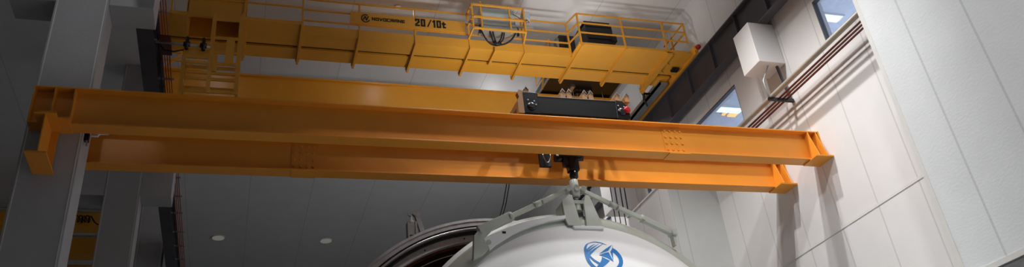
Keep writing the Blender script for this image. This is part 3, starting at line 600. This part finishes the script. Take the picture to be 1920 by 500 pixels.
MB().tube([(6.31, 14.12, 6.46), (6.31, 14.12, 6.36), (6.31, 14.12, 6.3), (6.31, 14.12, 6.29)], [.075, .075, .09, .09], 20).build('swivel_nut', 'greypaint', t)
MB().poly([(6.06, 13.9, 5.9), (6.12, 13.9, 5.905), (6.66, 13.9, 5.905), (6.73, 13.9, 5.89), (6.7, 13.9, 5.845), (6.1, 13.9, 5.845)], (0, .13, 0)).build('foot_plate', 'white', t, .012)
for s in (-1, 1):
    H = Vector((6.32+s*.16, 14.15, 6.76)); E = Vector((4.2, 14.0, 5.79)) if s < 0 else Vector((8.29, 14.05, 5.83)); D = E-H; L = D.length
    wd = .095; we = .18 if s < 0 else .12
    arm = MB().bar(H, H+D*.65, wd*.75, wd).build('arm', 'greypaint', t, .015)
    MB().bar(H+D*.65, E, .12, we, (0, 0, 1)).build('arm_end', 'greypaint', arm, .012)
    MB().tube([H+D*.31, H+D*.385], .06, 14).build('turnbuckle', 'greypaint', arm)
    for k in (.305, .39): MB().tube([H+D*(k-.006), H+D*(k+.006)], .068, 14).build('collar', 'galv', arm)
    MB().tube([H+D*.64, H+D*.675], .085, 14).tube([H+D*.658+Vector((0, -.1, -.03)), H+D*.658+Vector((0, .1, -.03))], .03, 10).build('clamp', 'greypaint', arm)
    MB().cyl(H+Vector((0, -.12, 0)), H+Vector((0, .08, 0)), .06, 18).build('pivot_pin', 'greypaint', arm)
    MB().cyl(E+Vector((-s*.04, -.12, -.01)), E+Vector((-s*.04, .1, -.01)), .045, 18).build('pivot_pin', 'greypaint', arm)
    if s < 0: MB().poly([(4.04, 13.93, 5.22), (4.09, 13.93, 5.69), (4.17, 13.93, 5.78), (4.5, 13.93, 5.85), (4.28, 13.93, 5.63), (4.35, 13.93, 5.42), (4.22, 13.93, 5.3)], (0, .12, 0)).build('end_bracket', 'greypaint', arm, .008)
    else: MB().poly([(8.22, 13.98, 5.88), (8.34, 13.98, 5.89), (8.35, 13.98, 5.8), (8.29, 13.98, 5.72), (8.27, 13.98, 5.56), (8.23, 13.98, 5.56)], (0, .14, 0)).build('end_bracket', 'greypaint', arm, .006)
sp = MB().poly([(4.27, 13.94, 5.64), (4.5, 13.94, 5.745), (4.75, 13.94, 5.85), (5.0, 13.94, 5.945), (5.28, 13.94, 6.03), (5.6, 13.94, 6.09), (5.96, 13.94, 6.13), (5.96, 13.94, 6.06), (5.6, 13.94, 6.0), (5.29, 13.94, 5.91), (5.05, 13.94, 5.82), (4.84, 13.94, 5.72), (4.51, 13.94, 5.52), (4.37, 13.94, 5.41)], (0, .12, 0)).build('spreader', 'white', t, .008)
sp['label'] = 'white curved spreader'
MB().tube([(4.36, 13.935, 5.56), (4.36, 13.945, 5.56)], .05, 20).build('end_cap', 'greypaint', sp)
MB().box(4.64, 4.71, 13.933, 13.945, 5.735, 5.775).build('slot', 'black', sp)
# cables and conduits
t = thing('hanging_cable', 'thin double cable hanging behind the beam onto the chamber', 'cable', (5.8, 15.6, 7.0))
for d in (0, .06): MB().tube([(5.28+d, 15.0, 8.012), (5.28+d, 15.1, 8.02), (5.29+d, 15.22, 7.7), (5.31+d, 15.35, 7.4), (5.33+d, 15.75, 7.15), (5.36+d, 16.25, 7.0)], .012, 6).build('cable_run', 'dark', t)
for i, x in enumerate((11.12, 11.28, 11.46, 11.61)):
    tag(MB().tube([(x, 22.084, 10.95), (x-.03, 22.084, 9.3)], .016, 8).build('conduit', 'rubber'), 'thin dark conduit on the far corbel, %s' % ('leftmost of four', 'second of four from the left', 'third of four from the left', 'rightmost of four')[i], 'conduit', 'dark conduits beyond the door')
# camera and switch on the nearest column
t = thing('security_camera', 'white bullet security camera on the nearest column under the beam', 'security camera', (-2.63, 13.9, 7.35))
MB().box(-2.63, -2.6, 13.84, 13.96, 7.28, 7.46).build('wall_plate', 'white', t)
MB().tube([(-2.6, 13.9, 7.38), (-2.45, 13.9, 7.38), (-2.42, 13.86, 7.42)], .02, 8).build('mounting_arm', 'white', t)
MB().bar((-2.47, 13.9, 7.47), (-2.27, 13.72, 7.38), .1, .1).build('camera_body', 'white', t, .015)
MB().bar((-2.29, 13.735, 7.39), (-2.25, 13.7, 7.37), .085, .085).build('lens_hood', 'black', t)
t = thing('limit_switch', 'small black switch box on the column edge below the camera', 'switch', (-2.6, 13.75, 7.2))
MB().box(-2.63, -2.55, 13.72, 13.82, 7.2, 7.34).build('switch_body', 'black', t, .008)
MB().bar((-2.58, 13.74, 7.22), (-2.57, 13.74, 7.1), .025).build('lever', 'galv', t)

# ------------------------------------------------------------------ second crane in the bay beyond the columns
t = thing('bay_crane', 'amber crane girders glimpsed between the columns in the next bay', 'bridge crane', (-10, 30, 12.1))
MB().box(-17, -3.9, 29.3, 29.9, 12.1, 12.68).build('main_girder', 'girder', t)
MB().box(-17, -3.9, 31.8, 32.4, 12.05, 12.7).build('main_girder', 'girder', t)
for x in (-3.95, -16.8): MB().box(x-.25, x, 28.5, 33, 11.85, 12.1).build('end_carriage', 'girder', t)
for x in (-16, -13, -10): MB().bar((x, 32.4, 12.1), (x+.5, 33.6, 12.1), .08).build('walkway_bracket', 'yellow', t)
MB().box(-17, -4.6, 33.0, 33.8, 12.05, 12.1).build('walkway_deck', 'yellow', t)
for y, z in ((29.15, 12.68), (29.15, 12.57), (30.0, 12.02)): MB().box(-17, -4.6, y-.03, y+.03, z-.025, z+.025).build('festoon_track', 'galv', t)
for x0, nm in ((-5.32, 0), (-9.0, 0)):
    c = [(x0-.5, 29.17, 12.1), (x0-.25, 29.17, 12.45), (x0-.1, 29.17, 12.5)]
    for k in range(49):
        a = math.pi/2-k*2*math.pi/12; c.append((x0+.105*k/12+.05*math.cos(a), 29.17+.03*math.sin(a*.5), 12.3+.12*math.sin(a)))
    c += [(x0+.55, 29.17, 12.2), (x0+.65, 29.17, 12.12), (x0+.85, 29.17, 12.12), (x0+1.1, 29.17, 12.3)]
    MB().tube(c, .02, 8).build('festoon_cable', 'rubber', t)
# ------------------------------------------------------------------ ceiling lamps and added fill lights
LN = {(8.3, 12.2): 'in front of the beams on the right', (4.8, 11.5): 'in front of the beams midway', (-3.2, 7.0): 'added as unseen fill for the nearest column on the left', (3.4, 12.8): 'in front of the beams midway, added as fill for the right wall',
      (8.2, 9.0): 'before the near pilaster, second from the beams', (3.7, 18.2): 'above the crane sign board', (-1.0, 18.2): 'above the hanging maintenance cage',
      (5.0, 2.5): 'left above the photographer, added as fill for the near pilaster', (8.1, 26.8): 'far behind the chamber, aimed at the right wall', (8.1, 24.0): 'behind the crane over the chamber',
      (8.1, 35.4): 'at the far end behind the door', (3.59, 35.4): 'at the far end, left of the chamber clamp', (-.91, 35.2): 'at the far end, beside the conductor bars',
      (5.5, -1.0): 'behind the photographer, added as fill for the right wall', (7.2, 10.0): 'added to bounce off the floor before the beams', (6.5, 6.0): 'above the photographer, added as fill for the door'}
for x, y, pw, rad, aim, cone in LAMPS:
    if (x, y) == (9.05, 17.75):
        t = thing('fill_lamp', 'small bare fill lamp added behind the black resistor boxes of the crane', 'lamp', (x, y, ZT))  # added out of sight to brighten the ceiling above the crane
        MB().tube([(x, y, ZT), (x, y, ZT+.1)], .04, 12).build('lamp_holder', 'black', t)
    else:
        t = thing('ceiling_light', 'round recessed ceiling light '+LN[(x, y)], 'ceiling light', (x, y, CEIL), 'round ceiling lights')
        rr = .09 if y == 18.2 else .27
        MB().tube([(x, y, CEIL-.03), (x, y, CEIL)], rr, 32).build('light_rim', 'trimwhite', t)
        MB().tube([(x, y, CEIL-.045), (x, y, CEIL-.03)], rr*.9, 32).build('diffuser', 'lamp', t)
    d = bpy.data.lights.new('lamp', 'SPOT' if cone else 'POINT'); d.energy = pw; d.shadow_soft_size = rad; d.color = WARM
    lo = bpy.data.objects.new('lamp', d); COL.objects.link(lo); lo.parent = t; lo.location = (0, 0, -.05-rad-.02 if cone else (-.7 if y != 17.75 else .17))
    if cone:
        d.spot_size = math.radians(cone); d.spot_blend = .8
        if aim: lo.rotation_euler = (Vector(aim)-Vector((x, y, CEIL))).to_track_quat('-Z', 'Y').to_euler()
for x, y, z, pw, aim, cone in FILL_FLOODS:
    t = thing('fill_light', 'small black floodlight on the hoist trolley, added as unseen fill behind its black end truck', 'fill_light', (x, y, z-.08), 'added fill lights on the hoist trolley')  # added, unseen from the camera, to brighten the crane's underside
    MB().box(x-.03, x+.03, y-.04, y+.04, BZ1+.42, z-.1).build('bracket', 'black', t)
    MB().box(x-.16, x+.16, y-.1, y+.1, z-.1, z-.04).build('housing', 'black', t, .01)
    MB().box(x-.14, x+.14, y-.08, y+.08, z-.04, z-.03).build('lens', 'lamp', t)
    d = bpy.data.lights.new('lamp', 'SPOT'); d.energy = pw; d.shadow_soft_size = .28; d.color = WARM; d.spot_size = math.radians(cone); d.spot_blend = .9
    lo = bpy.data.objects.new('lamp', d); COL.objects.link(lo); lo.parent = t; lo.location = (0, 0, .14)
    lo.rotation_euler = (Vector(aim)-Vector((x, y, z))).to_track_quat('-Z', 'Y').to_euler()
